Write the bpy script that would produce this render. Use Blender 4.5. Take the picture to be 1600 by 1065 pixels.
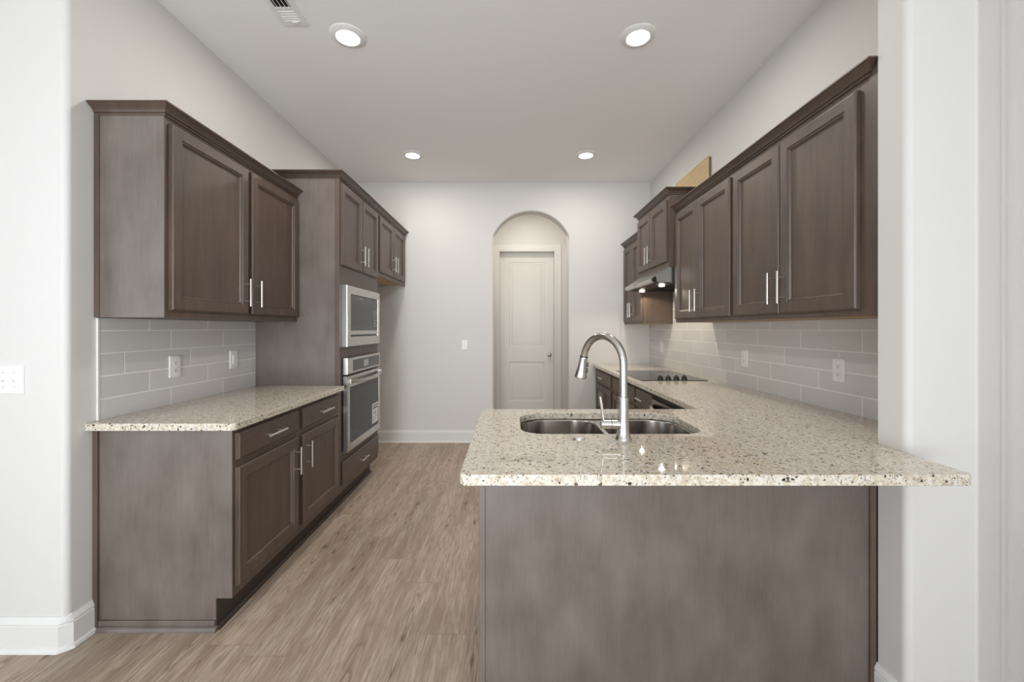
import bpy, bmesh, math, random
from mathutils import Vector, Matrix

# ------------------------------------------------------------------ clear
for o in list(bpy.data.objects):
    bpy.data.objects.remove(o)
S = bpy.context.scene
COL = S.collection
U = 0.0254          # everything below is written in inches

# ------------------------------------------------------------------ camera
F_PX, VPX, VPY, CAM_Z = 645.0, 797.0, 513.0, 52.2
cam_d = bpy.data.cameras.new('camera')
cam_d.sensor_width = 36.0
cam_d.sensor_fit = 'HORIZONTAL'
cam_d.lens = F_PX / 1600 * 36
cam_d.shift_x = (800 - VPX) / 1600
cam_d.shift_y = -(532.5 - VPY) / 1600
cam_d.clip_start = 0.02
cam = bpy.data.objects.new('camera', cam_d)
cam.location = (0, 0, CAM_Z * U)
cam.rotation_euler = (math.radians(90), 0, 0)
COL.objects.link(cam)
S.camera = cam

# ------------------------------------------------------------------ light and exposure
S.view_settings.view_transform = 'Standard'
S.view_settings.look = 'None'
S.view_settings.gamma = 1
S.view_settings.use_curve_mapping = False
S.view_settings.exposure = 0.0
W = bpy.data.worlds.new('world')
S.world = W
W.use_nodes = True
W.node_tree.nodes['Background'].inputs['Color'].default_value = (0.86, 0.93, 1.0, 1)
W.node_tree.nodes['Background'].inputs['Strength'].default_value = 0.05


def area_light(name, loc, rot, sx, sy, power, color, spread=180, shape='RECTANGLE'):
    d = bpy.data.lights.new(name, 'AREA')
    d.shape = shape
    d.size = sx * U
    if shape in ('RECTANGLE', 'ELLIPSE'):
        d.size_y = sy * U
    d.energy = power
    d.color = color
    d.spread = math.radians(spread)
    o = bpy.data.objects.new(name, d)
    o.location = [c * U for c in loc]
    o.rotation_euler = [math.radians(a) for a in rot]
    COL.objects.link(o)
    return o


# daylight of unseen living room windows behind the camera, plus two added fill lamps
area_light('window_and_fill_light', (10, -95, 56), (100, 0, 0), 90, 92, 13, (0.86, 0.93, 1.0))
area_light('window_and_fill_light', (-28, -95, 52), (88, 0, 0), 44, 84, 20, (0.86, 0.93, 1.0), 75)  # added fill lamp, narrow spread, lifts the low part of the far wall
area_light('window_and_fill_light', (-20, -95, 30), (145, 0, 0), 160, 60, 98, (0.86, 0.93, 1.0))  # added lamp tilted upward to brighten the ceiling
area_light('window_and_fill_light', (-190, -105, 46), (96, 0, -36), 110, 90, 68, (0.80, 0.91, 1.0))
# lamp of the small hall behind the arch
area_light('hall_light', (9, 205, 118.5), (0, 0, 0), 7, 7, 9, (1.0, 0.93, 0.83), shape='DISK')


# ------------------------------------------------------------------ materials
def lin(c):
    return tuple(((v / 255) / 12.92 if v / 255 <= 0.04045 else ((v / 255 + 0.055) / 1.055) ** 2.4) for v in c)


class NT:
    def __init__(self, name):
        self.m = bpy.data.materials.new(name)
        self.m.use_nodes = True
        self.t = self.m.node_tree
        self.b = self.t.nodes['Principled BSDF']

    def n(self, typ, **kw):
        x = self.t.nodes.new(typ)
        for k, v in kw.items():
            setattr(x, k, v)
        return x

    def link(self, a, b):
        self.t.links.new(a, b)

    def val(self, sock, v):
        if hasattr(v, 'is_output'):
            self.link(v, sock)
        else:
            sock.default_value = v

    def math(self, op, a, b=0.0, c=0.0):
        x = self.n('ShaderNodeMath', operation=op)
        self.val(x.inputs[0], a)
        self.val(x.inputs[1], b)
        self.val(x.inputs[2], c)
        return x.outputs[0]

    def pos(self):
        g = self.n('ShaderNodeNewGeometry')
        return g.outputs['Position']

    def mapped(self, scale, vec=None):
        mp = self.n('ShaderNodeMapping')
        mp.inputs['Scale'].default_value = scale
        self.link(vec if vec is not None else self.pos(), mp.inputs['Vector'])
        return mp.outputs[0]

    def noise(self, vec, scale, detail=4, rough=0.55, dist=0.0):
        x = self.n('ShaderNodeTexNoise')
        x.inputs['Scale'].default_value = scale
        x.inputs['Detail'].default_value = detail
        x.inputs['Roughness'].default_value = rough
        x.inputs['Distortion'].default_value = dist
        self.link(vec, x.inputs['Vector'])
        return x.outputs['Fac']

    def ramp(self, fac, stops, interp='LINEAR'):
        r = self.n('ShaderNodeValToRGB')
        r.color_ramp.interpolation = interp
        e = r.color_ramp.elements
        while len(e) < len(stops):
            e.new(0.5)
        for k, (p, c) in enumerate(stops):
            e[k].position = p
            e[k].color = (*c, 1) if len(c) == 3 else c
        self.link(fac, r.inputs[0])
        return r.outputs[0]

    def mix(self, fac, a, b, blend='MIX'):
        x = self.n('ShaderNodeMix', data_type='RGBA', blend_type=blend)
        self.val(x.inputs[0], fac)
        for s, v in ((x.inputs[6], a), (x.inputs[7], b)):
            if hasattr(v, 'is_output'):
                self.link(v, s)
            else:
                s.default_value = (*v, 1)
        return x.outputs[2]

    def bump(self, h, strength=0.2, dist=0.01):
        x = self.n('ShaderNodeBump')
        x.inputs['Strength'].default_value = strength
        x.inputs['Distance'].default_value = dist
        self.link(h, x.inputs['Height'])
        self.link(x.outputs[0], self.b.inputs['Normal'])

    def set(self, color=None, rough=None, metal=None, spec=None, coat=None):
        for k, v in (('Base Color', color), ('Roughness', rough), ('Metallic', metal),
                     ('Specular IOR Level', spec), ('Coat Weight', coat)):
            if v is None:
                continue
            s = self.b.inputs[k]
            if hasattr(v, 'is_output'):
                self.link(v, s)
            elif isinstance(v, tuple):
                s.default_value = (*v, 1)
            else:
                s.default_value = v
        return self.m


def mat_paint(name, rgb, rough=0.6, tex=0.15):
    t = NT(name)
    n = t.noise(t.pos(), 260, 3)
    t.bump(n, tex, 0.0015)
    return t.set(lin(rgb), rough, spec=0.3)


def mat_plain(name, rgb, rough=0.5, metal=0.0, spec=0.5):
    t = NT(name)
    n = t.noise(t.pos(), 35, 3)
    c = lin(rgb)
    col = t.mix(n, tuple(v * 0.94 for v in c), tuple(min(1, v * 1.06) for v in c))
    return t.set(col, rough, metal, spec)


def mat_wood(name, axis='Z', dark=(68, 53, 43), light=(100, 82, 69), rough=0.36, wts=(0.35, 0.35, 0.30)):
    t = NT(name)
    sc = {'Z': (1, 1, 0.07), 'Y': (1, 0.07, 1), 'X': (0.07, 1, 1)}[axis]
    v = t.mapped(sc)
    fine = t.noise(v, 150, 5, 0.65)
    broad = t.noise(v, 22, 3, 0.5, 0.6)
    blotch = t.noise(t.mapped((1, 1, 0.6)), 7, 3, 0.55)
    f = t.math('ADD', t.math('MULTIPLY', fine, wts[0]), t.math('MULTIPLY', broad, wts[1]))
    f = t.math('ADD', f, t.math('MULTIPLY', blotch, wts[2]))
    col = t.ramp(f, [(0.33, lin(dark)), (0.68, lin(light))])
    t.bump(fine, 0.06, 0.001)
    rr = t.math('ADD', rough, t.math('MULTIPLY', blotch, 0.16))
    return t.set(col, rr, spec=0.75)


def mat_raw_wood(name, a, b):
    t = NT(name)
    v = t.mapped((1, 0.08, 1))
    f = t.noise(v, 60, 4, 0.6, 0.8)
    return t.set(t.ramp(f, [(0.3, lin(a)), (0.7, lin(b))]), 0.65)


def mat_granite():
    t = NT('granite')
    p = t.pos()
    a = t.noise(p, 62, 4, 0.6)
    base = t.ramp(a, [(0.30, lin((188, 169, 144))),
                      (0.46, lin((210, 198, 179))), (0.58, lin((222, 215, 203))), (0.74, lin((206, 200, 192)))])
    # cool grey translucent patches
    g = t.noise(t.mapped((1.0, 1.0, 1.0)), 120, 3, 0.5)
    base = t.mix(t.ramp(g, [(0.56, (0, 0, 0)), (0.66, (0.8, 0.8, 0.8))]), base, lin((168, 160, 150)))
    # small brown grains
    s1 = t.noise(t.mapped((1, 1, 1)), 210, 2, 0.5)
    base = t.mix(t.ramp(s1, [(0.64, (0, 0, 0)), (0.69, (0.85, 0.85, 0.85))]), base, lin((112, 92, 78)))
    # dark flecks
    v = t.n('ShaderNodeTexVoronoi')
    v.inputs['Scale'].default_value = 88
    dv = t.noise(p, 140, 2, 0.5)
    pv = t.n('ShaderNodeVectorMath', operation='ADD')
    t.link(p, pv.inputs[0])
    sc = t.n('ShaderNodeVectorMath', operation='SCALE')
    nn = t.n('ShaderNodeTexNoise')
    nn.inputs['Scale'].default_value = 130
    t.link(p, nn.inputs['Vector'])
    t.link(nn.outputs['Color'], sc.inputs[0])
    sc.inputs['Scale'].default_value = 0.012
    t.link(sc.outputs[0], pv.inputs[1])
    t.link(pv.outputs[0], v.inputs['Vector'])
    pick = t.n('ShaderNodeSeparateColor')
    t.link(v.outputs['Color'], pick.inputs[0])
    gate = t.math('GREATER_THAN', pick.outputs[0], 0.70)
    near = t.math('LESS_THAN', v.outputs['Distance'], t.math('ADD', 0.14, t.math('MULTIPLY', pick.outputs[1], 0.36)))
    clus = t.noise(p, 26, 2, 0.5)
    gate2 = t.math('GREATER_THAN', clus, 0.43)
    fl = t.math('MULTIPLY', t.math('MULTIPLY', gate, near), gate2)
    fcol = t.mix(pick.outputs[2], lin((44, 38, 37)), lin((112, 96, 86)))
    base = t.mix(fl, base, fcol)
    v2 = t.n('ShaderNodeTexVoronoi')
    v2.inputs['Scale'].default_value = 175
    t.link(pv.outputs[0], v2.inputs['Vector'])
    p2 = t.n('ShaderNodeSeparateColor')
    t.link(v2.outputs['Color'], p2.inputs[0])
    f2 = t.math('MULTIPLY', t.math('GREATER_THAN', p2.outputs[0], 0.80),
                t.math('LESS_THAN', v2.outputs['Distance'], t.math('ADD', 0.15, t.math('MULTIPLY', p2.outputs[1], 0.3))))
    base = t.mix(f2, base, t.mix(p2.outputs[2], lin((48, 42, 40)), lin((124, 106, 94))))
    return t.set(base, 0.025, spec=0.5)


def mat_tile():
    """4 x 16 in. glossy tiles, thirds running bond, laid along the world Y axis"""
    t = NT('glazed_tile')
    sp = t.n('ShaderNodeSeparateXYZ')
    t.link(t.pos(), sp.inputs[0])
    y = t.math('DIVIDE', sp.outputs[1], U)
    z = t.math('DIVIDE', sp.outputs[2], U)
    zz = t.math('DIVIDE', t.math('SUBTRACT', z, 35.8), 4.0)
    row = t.math('FLOOR', zz)
    fz = t.math('FRACT', zz)
    sel = t.math('FLOORED_MODULO', row, 3.0)
    lenx = 15.85
    # the left wall's joints and the right wall's joints start at different places
    left = t.math('LESS_THAN', sp.outputs[0], 0.0)
    off = t.math('ADD', t.math('MULTIPLY', left, 87.3), t.math('MULTIPLY', t.math('SUBTRACT', 1.0, left), 90.8))
    yy = t.math('DIVIDE', t.math('ADD', t.math('SUBTRACT', y, off), t.math('MULTIPLY', sel, 5.25)), lenx)
    col = t.math('FLOOR', yy)
    fy = t.math('FRACT', yy)
    gz = t.math('MULTIPLY', t.math('SUBTRACT', 0.5, t.math('ABSOLUTE', t.math('SUBTRACT', fz, 0.5))), 4.0)
    gy = t.math('MULTIPLY', t.math('SUBTRACT', 0.5, t.math('ABSOLUTE', t.math('SUBTRACT', fy, 0.5))), lenx)
    d = t.math('MINIMUM', gz, gy)
    mr = t.n('ShaderNodeMapRange')
    mr.inputs['From Min'].default_value = 0.06
    mr.inputs['From Max'].default_value = 0.12
    t.link(d, mr.inputs['Value'])
    m = mr.outputs[0]
    cx = t.n('ShaderNodeCombineXYZ')
    t.link(row, cx.inputs[0])
    t.link(col, cx.inputs[1])
    wn = t.n('ShaderNodeTexWhiteNoise')
    t.link(cx.outputs[0], wn.inputs['Vector'])
    tc = t.mix(wn.outputs['Value'], lin((207, 204, 202)), lin((214, 211, 209)))
    cl = t.mix(m, lin((244, 242, 239)), tc)
    mr2 = t.n('ShaderNodeMapRange')
    mr2.inputs['From Min'].default_value = 0.03
    mr2.inputs['From Max'].default_value = 0.22
    mr2.interpolation_type = 'SMOOTHSTEP'
    t.link(d, mr2.inputs['Value'])
    t.bump(mr2.outputs[0], 0.35, 0.002)
    rough = t.math('SUBTRACT', 0.75, t.math('MULTIPLY', m, 0.55))
    return t.set(cl, rough, spec=0.5)


def mat_floor():
    """vinyl planks running along the kitchen (world Y)"""
    t = NT('vinyl_plank')
    sp = t.n('ShaderNodeSeparateXYZ')
    t.link(t.pos(), sp.inputs[0])
    x = t.math('DIVIDE', sp.outputs[0], U * 7.1)
    col = t.math('FLOOR', x)
    fx = t.math('FRACT', x)
    w1 = t.n('ShaderNodeTexWhiteNoise', noise_dimensions='1D')
    t.link(col, w1.inputs['W'])
    y = t.math('ADD', t.math('DIVIDE', sp.outputs[1], U * 48.0), t.math('MULTIPLY', w1.outputs['Value'], 7.0))
    row = t.math('FLOOR', y)
    fy = t.math('FRACT', y)
    cx = t.n('ShaderNodeCombineXYZ')
    t.link(row, cx.inputs[0])
    t.link(col, cx.inputs[1])
    w2 = t.n('ShaderNodeTexWhiteNoise', noise_dimensions='3D')
    t.link(cx.outputs[0], w2.inputs['Vector'])
    # per-plank shifted grain coordinates
    sh = t.n('ShaderNodeVectorMath', operation='SCALE')
    t.link(w2.outputs['Color'], sh.inputs[0])
    sh.inputs['Scale'].default_value = 9.0
    ad = t.n('ShaderNodeVectorMath', operation='ADD')
    t.link(t.pos(), ad.inputs[0])
    t.link(sh.outputs[0], ad.inputs[1])
    v = ad.outputs[0]
    vs = t.mapped((1, 0.075, 1), vec=v)
    fine = t.noise(vs, 120, 5, 0.65, 0.3)
    broad = t.noise(t.mapped((1, 0.09, 1), vec=v), 17, 3, 0.5, 0.4)
    # growth rings: long ellipses about a random heart in each plank, bent by noise
    ch = t.n('ShaderNodeSeparateColor')
    t.link(w2.outputs['Color'], ch.inputs[0])
    wob = t.noise(t.mapped((1, 0.14, 1), vec=v), 22, 3, 0.55)
    wob2 = t.noise(t.mapped((1, 0.10, 1), vec=v), 7, 1, 0.5)
    uu = t.math('SUBTRACT', t.math('MULTIPLY', t.math('SUBTRACT', fx, 0.5), 7.1),
                t.math('MULTIPLY', t.math('SUBTRACT', ch.outputs[0], 0.5), 4.6))
    uu = t.math('ADD', uu, t.math('MULTIPLY', t.math('SUBTRACT', wob2, 0.5), 5.0))
    vv = t.math('MULTIPLY', t.math('SUBTRACT', fy, ch.outputs[1]), 48.0)
    vr = t.math('MULTIPLY', vv, 0.085)
    rr = t.math('SQRT', t.math('ADD', t.math('MULTIPLY', uu, uu), t.math('MULTIPLY', vr, vr)))
    ph = t.math('FRACT', t.math('ADD', t.math('DIVIDE', rr, 0.42), t.math('MULTIPLY', wob, 1.6)))
    ringm = t.ramp(t.math('ADD', t.math('MULTIPLY', rr, 0.30), t.math('MULTIPLY', wob, 0.9)), [(0.55, (1, 1, 1)), (0.95, (0.12, 0.12, 0.12))])
    # a knot at the heart of some planks
    vk = t.math('MULTIPLY', vv, 0.42)
    kr = t.math('SQRT', t.math('ADD', t.math('MULTIPLY', uu, uu), t.math('MULTIPLY', vk, vk)))
    knot = t.math('MULTIPLY', t.ramp(t.math('ADD', kr, t.math('MULTIPLY', wob, 0.3)), [(0.25, (1, 1, 1)), (0.75, (0, 0, 0))]), 0.8)
    col_a = t.ramp(fine, [(0.30, lin((140, 121, 104))), (0.50, lin((181, 163, 146))), (0.72, lin((203, 187, 170)))])
    col_a = t.mix(t.ramp(broad, [(0.42, (0, 0, 0)), (0.66, (0.75, 0.75, 0.75))]), col_a, lin((152, 131, 113)), 'MIX')
    rings = t.ramp(ph, [(0.0, (0.44, 0.39, 0.35)), (0.18, (0.82, 0.79, 0.77)), (0.5, (1, 1, 1)), (0.86, (1.05, 1.05, 1.05)), (1.0, (0.44, 0.39, 0.35))])
    col_b = t.mix(1.0, col_a, rings, 'MULTIPLY')
    col_c = t.mix(t.math('MULTIPLY', ringm, 0.9), col_a, col_b)
    col_c = t.mix(knot, col_c, lin((98, 80, 66)))
    tone = t.math('ADD', 0.91, t.math('MULTIPLY', w2.outputs['Value'], 0.16))
    tcol = t.n('ShaderNodeCombineColor')
    for k in range(3):
        t.link(tone, tcol.inputs[k])
    col_d = t.mix(1.0, col_c, tcol.outputs[0], 'MULTIPLY')
    ex = t.math('MULTIPLY', t.math('SUBTRACT', 0.5, t.math('ABSOLUTE', t.math('SUBTRACT', fx, 0.5))), 7.1)
    ey = t.math('MULTIPLY', t.math('SUBTRACT', 0.5, t.math('ABSOLUTE', t.math('SUBTRACT', fy, 0.5))), 48.0)
    e = t.math('MINIMUM', ex, ey)
    mr = t.n('ShaderNodeMapRange')
    mr.inputs['From Min'].default_value = 0.01
    mr.inputs['From Max'].default_value = 0.05
    t.link(e, mr.inputs['Value'])
    col_e = t.mix(mr.outputs[0], lin((128, 111, 96)), col_d)
    t.bump(fine, 0.06, 0.001)
    return t.set(col_e, 0.46, spec=0.4)


def mat_steel(name, rgb=(0.60, 0.585, 0.56), rough=0.27, axis='Y'):
    t = NT(name)
    sc = {'Y': (1, 0.02, 1), 'Z': (1, 1, 0.02), 'X': (0.02, 1, 1), 'N': (1, 1, 1)}[axis]
    n = t.noise(t.mapped(sc), 900, 2)
    t.bump(n, 0.012, 0.0004)
    r = t.math('ADD', rough - 0.05, t.math('MULTIPLY', n, 0.1))
    return t.set(rgb, r, 1.0)


def mat_emit(name, rgb, strength):
    t = NT(name)
    t.set((0.9, 0.9, 0.9), 0.4)
    t.b.inputs['Emission Color'].default_value = (*rgb, 1)
    t.b.inputs['Emission Strength'].default_value = strength
    return t.m


M = {}
M['wall'] = mat_paint('wall_paint', (220, 217, 213))
M['ceil'] = mat_paint('ceiling_paint', (246, 245, 243), 0.75, 0.25)
M['trim'] = mat_paint('trim_paint', (228, 226, 222), 0.35, 0.03)
M['door'] = mat_paint('door_paint', (226, 223, 217), 0.38, 0.05)
M['wood'] = mat_wood('stained_maple', 'Z')
M['veneer_lit'] = mat_wood('veneer_window_lit', 'Z', (95, 83, 75), (122, 111, 103), rough=0.34, wts=(0.25, 0.2, 0.55))  # lighter, greyer cabinet wood: window sheen put into the colour of outward faces
M['wood_y'] = mat_wood('stained_maple_across', 'Y')
M['wood_x'] = mat_wood('stained_maple_across', 'X')
M['kick'] = mat_plain('toe_kick_stain', (58, 48, 42), 0.5)
M['tan'] = mat_raw_wood('cabinet_underside', (176, 146, 108), (196, 168, 130))
M['ply'] = mat_raw_wood('plywood', (196, 168, 126), (214, 190, 150))
M['ply_edge'] = mat_plain('plywood_edge', (120, 98, 74), 0.8)
M['granite'] = mat_granite()
M['tile'] = mat_tile()
M['grout'] = mat_plain('caulk_white', (226, 223, 217), 0.5)
M['floor'] = mat_floor()
M['nickel'] = mat_steel('brushed_nickel', (0.68, 0.66, 0.62), 0.30, 'N')
M['faucet'] = mat_steel('faucet_nickel', (0.60, 0.58, 0.55), 0.19, 'N')
M['dish'] = mat_steel('dishwasher_steel', (0.34, 0.32, 0.30), 0.24, 'Y')  # darker than the other steel: reflection of brown cabinets put into the colour
M['steel'] = mat_steel('stainless', (0.54, 0.52, 0.49), 0.28, 'Y')
M['steel_v'] = mat_steel('stainless_bowl', (0.40, 0.37, 0.34), 0.22, 'Z')
M['black_glass'] = mat_plain('black_glass', (22, 21, 21), 0.05, 0.0, 0.6)
M['burner'] = mat_plain('burner_print', (70, 68, 66), 0.15, 0.0, 0.6)
M['oven_glass'] = mat_plain('oven_glass', (34, 32, 31), 0.12, 0.0, 0.25)
M['oven_window'] = mat_plain('oven_window', (48, 45, 43), 0.12, 0.0, 0.25)
M['grey_glass'] = mat_plain('grey_glass', (52, 50, 48), 0.10, 0.0, 0.6)
M['black'] = mat_plain('black_plastic', (20, 19, 19), 0.35)
M['dark'] = mat_plain('dark_metal', (46, 42, 39), 0.45, 0.4)
M['white'] = mat_plain('white_plastic', (236, 235, 232), 0.35)
M['slot'] = mat_plain('slot_shadow', (60, 56, 52), 0.6)
M['label'] = mat_plain('paper_label', (232, 231, 228), 0.6)
M['display'] = mat_plain('display_grey', (178, 178, 174), 0.3)
M['lens'] = mat_emit('lamp_lens', (1.0, 0.97, 0.90), 9.0)
M['bulb'] = mat_emit('hood_bulb', (1.0, 0.90, 0.74), 14.0)


# ------------------------------------------------------------------ mesh builder (inches, world axes)
class MB:
    def __init__(self):
        self.bm = bmesh.new()

    def box(self, x0, x1, y0, y1, z0, z1, bev=0.0, seg=2):
        r = bmesh.ops.create_cube(self.bm, size=1.0)
        vs = r['verts']
        for v in vs:
            v.co = Vector(((x0 + x1) / 2 + v.co.x * (x1 - x0), (y0 + y1) / 2 + v.co.y * (y1 - y0),
                           (z0 + z1) / 2 + v.co.z * (z1 - z0)))
        if bev > 0:
            es = list({e for v in vs for e in v.link_edges})
            bmesh.ops.bevel(self.bm, geom=es, offset=bev, segments=seg, affect='EDGES', profile=0.5)
        return self

    def loft(self, loops, cap0=True, cap1=True, closed=True):
        rows = [[self.bm.verts.new(p) for p in lp] for lp in loops]
        n = len(rows[0])
        for a, b in zip(rows, rows[1:]):
            for i in range(n if closed else n - 1):
                j = (i + 1) % n
                self.bm.faces.new((a[i], a[j], b[j], b[i]))
        if cap0 and n > 2:
            self.bm.faces.new(list(reversed(rows[0])))
        if cap1 and n > 2:
            self.bm.faces.new(rows[-1])
        return self

    def rings(self, fn, u0, u1, v0, v1, rings):
        """nested rectangles (inset, depth) facing the viewer of fn(u, v, d)"""
        loops = []
        for i, d in rings:
            loops.append([fn(u0 + i, v0 + i, d), fn(u1 - i, v0 + i, d), fn(u1 - i, v1 - i, d), fn(u0 + i, v1 - i, d)])
        return self.loft(loops)

    def prism(self, poly, axis, a, b):
        """extrude a 2D polygon: axis 'Z' poly=(x,y); 'Y' poly=(x,z); 'X' poly=(y,z)"""
        def P(p, t):
            return {'Z': (p[0], p[1], t), 'Y': (p[0], t, p[1]), 'X': (t, p[0], p[1])}[axis]
        return self.loft([[P(p, a) for p in poly], [P(p, b) for p in poly]])

    def cyl(self, p0, p1, r0, r1=None, n=20):
        return self.tube([p0, p1], [r0, r0 if r1 is None else r1], n)

    def tube(self, pts, rad, n=16, caps=True):
        pts = [Vector(p) for p in pts]
        if not isinstance(rad, (list, tuple)):
            rad = [rad] * len(pts)
        loops = []
        prev = None
        for k, p in enumerate(pts):
            if k == 0:
                d = pts[1] - p
            elif k == len(pts) - 1:
                d = p - pts[k - 1]
            else:
                d = (pts[k + 1] - p).normalized() + (p - pts[k - 1]).normalized()
            d.normalize()
            if prev is None:
                a = Vector((0, 0, 1)) if abs(d.z) < 0.9 else Vector((1, 0, 0))
                u = d.cross(a).normalized()
            else:
                u = (prev - d * prev.dot(d)).normalized()
            prev = u
            w = d.cross(u)
            loops.append([p + (u * math.cos(t) + w * math.sin(t)) * rad[k]
                          for t in (2 * math.pi * i / n for i in range(n))])
        return self.loft(loops, caps, caps)

    def lathe(self, prof, c, n=32, d=Vector((0, 0, 1))):
        """prof = [(radius, height along d)]"""
        d = Vector(d).normalized()
        c = Vector(c)
        a = Vector((1, 0, 0)) if abs(d.x) < 0.9 else Vector((0, 1, 0))
        u = d.cross(a).normalized()
        w = d.cross(u)
        loops = [[c + d * h + (u * math.cos(t) + w * math.sin(t)) * max(r, 0.001)
                  for t in (2 * math.pi * i / n for i in range(n))] for r, h in prof]
        return self.loft(loops)

    def sweep(self, path, prof, side=1):
        """moulding: plan path [(x,y)], profile [(out,z)] with 'out' to the right (side=1) of travel"""
        P = [Vector(p) for p in path]
        dirs = [(P[i + 1] - P[i]).normalized() for i in range(len(P) - 1)]
        nrm = [Vector((d.y, -d.x)) * side for d in dirs]
        loops = []
        for k, p in enumerate(P):
            if k == 0:
                o = nrm[0]
            elif k == len(P) - 1:
                o = nrm[-1]
            else:
                b = (nrm[k - 1] + nrm[k]).normalized()
                o = b / max(0.2, b.dot(nrm[k]))
            loops.append([(p.x + o.x * q[0], p.y + o.y * q[0], q[1]) for q in prof])
        return self.loft(loops)

    def build(self, name, mat, parent=None, smooth=40, origin=None):
        bm = self.bm
        bmesh.ops.recalc_face_normals(bm, faces=bm.faces)
        o0 = Vector((0, 0, 0))
        if parent is not None:
            q = parent
            while q is not None:
                o0 += Vector(q.get('_o', (0, 0, 0)))
                q = q.parent
        elif origin is not None:
            o0 = Vector(origin)
        else:
            cs = [v.co for v in bm.verts]
            lo = Vector([min(c[i] for c in cs) for i in range(3)])
            hi = Vector([max(c[i] for c in cs) for i in range(3)])
            o0 = Vector(((lo.x + hi.x) / 2, (lo.y + hi.y) / 2, lo.z))
        for v in bm.verts:
            v.co = (v.co - o0) * U
        me = bpy.data.meshes.new(name)
        bm.to_mesh(me)
        bm.free()
        for p in me.polygons:
            p.use_smooth = True
        me.set_sharp_from_angle(angle=math.radians(smooth))
        me.materials.append(mat)
        o = bpy.data.objects.new(name, me)
        COL.objects.link(o)
        wn = o.modifiers.new('face_weighted_normals', 'WEIGHTED_NORMAL')
        wn.keep_sharp = True
        wn.weight = 100
        if parent is not None:
            o.parent = parent
        else:
            o.location = o0 * U
            o['_o'] = tuple(o0)
        return o


def tag(o, label, cat, group=None):
    o['label'] = label
    o['category'] = cat
    if group:
        o['group'] = group
    return o


def thing(name, loc, label, cat, group=None):
    o = bpy.data.objects.new(name, None)
    o.empty_display_size = 0.05
    o.location = [c * U for c in loc]
    o['_o'] = tuple(float(c) for c in loc)
    COL.objects.link(o)
    return tag(o, label, cat, group)


def struct(o):
    o['kind'] = 'structure'
    return o


def copy_tree(o, parent=None):
    c = o.copy()
    COL.objects.link(c)
    if parent is not None:
        c.parent = parent
    for ch in list(o.children):
        copy_tree(ch, c)
    return c


def arc(cx, cy, r, a0, a1, n):
    return [(cx + r * math.cos(math.radians(a0 + (a1 - a0) * i / n)),
             cy + r * math.sin(math.radians(a0 + (a1 - a0) * i / n))) for i in range(n + 1)]


# ------------------------------------------------------------------ layout numbers (inches)
XL, XR = -72.1, 64.3            # kitchen walls
YB, CEIL = 189.6, 119.2         # far wall, ceiling
YS = 67.0                       # face of the wall beside the left cabinets
WX, WY0, WY1 = 51.6, 53.6, 57.9 # wing wall at the right
RX = 60.6                       # living room wall at the right
C_TOP, C_BOT = 36.1, 34.85
Y0, YT, YO = 71.7, 116.4, 150.1 # left run: near end, oven cabinet, end of oven cabinet
FL, FU = -48.2, -60.0           # left cabinet faces: base / upper
R1, R2 = 130.8, 162.2           # right run: hood cabinet from / to
FRU, FRH, FRB = 52.5, 50.5, 39.3

# ------------------------------------------------------------------ the setting
struct(MB().box(-256, 120, -126, 262, -2, 0).build('floor', M['floor']))
struct(MB().box(-256, 120, -126, 262, CEIL, CEIL + 4).build('ceiling', M['ceil']))
# living room walls behind and beside the camera
struct(MB().box(-256, RX + 5, -126, -120, 0, CEIL).build('wall_rear', M['wall']))
struct(MB().box(-256, -250, -120, YS, 0, CEIL).build('wall_living_left', M['wall']))

# left wall with its rounded corner (plan polygon)
p = [(-256, YS)] + arc(XL - 0.9, YS + 0.9, 0.9, -90, 0, 8) + [(XL, YB + 8), (-256, YB + 8)]
struct(MB().prism(p, 'Z', 0, CEIL).build('wall_left', M['wall']))
# right kitchen wall behind the cabinets
struct(MB().box(XR, XR + 6, WY1 - 0.02, YB + 8, 0, CEIL).build('wall_right', M['wall']))
# wing wall that closes the run, returning into the living room wall
r = 0.9
p = [(WX, WY1)] + arc(WX + r, WY0 + r, r, 180, 270, 8) + arc(RX - 0.3, WY0 - 0.3, 0.3, 90, 0, 4) + \
    [(RX, 50.95), (RX - 0.12, 50.8), (RX - 0.12, 50.4), (RX, 50.2), (RX, -120), (RX + 5, -120), (RX + 5, WY1)]
struct(MB().prism(p, 'Z', 0, CEIL).build('wall_wing', M['wall']))

# far wall with its arched opening
AX0, AX1, ASP, AAP = -7.66, 26.9, 94.7, 106.1
hw, rise = (AX1 - AX0) / 2, AAP - ASP
RA = (hw * hw + rise * rise) / (2 * rise)
acx, acz = (AX0 + AX1) / 2, AAP - RA
half = math.degrees(math.asin(hw / RA))


def arch_outline(g):
    """opening outline from the left foot over the arch to the right foot, grown by g"""
    a = arc(acx, acz, RA + g, 90 + half, 90 - half, 36)
    a = [(max(AX0 - g, min(AX1 + g, q[0])), q[1]) for q in a]
    return [(AX0 - g, 0)] + a + [(AX1 + g, 0)]


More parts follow.
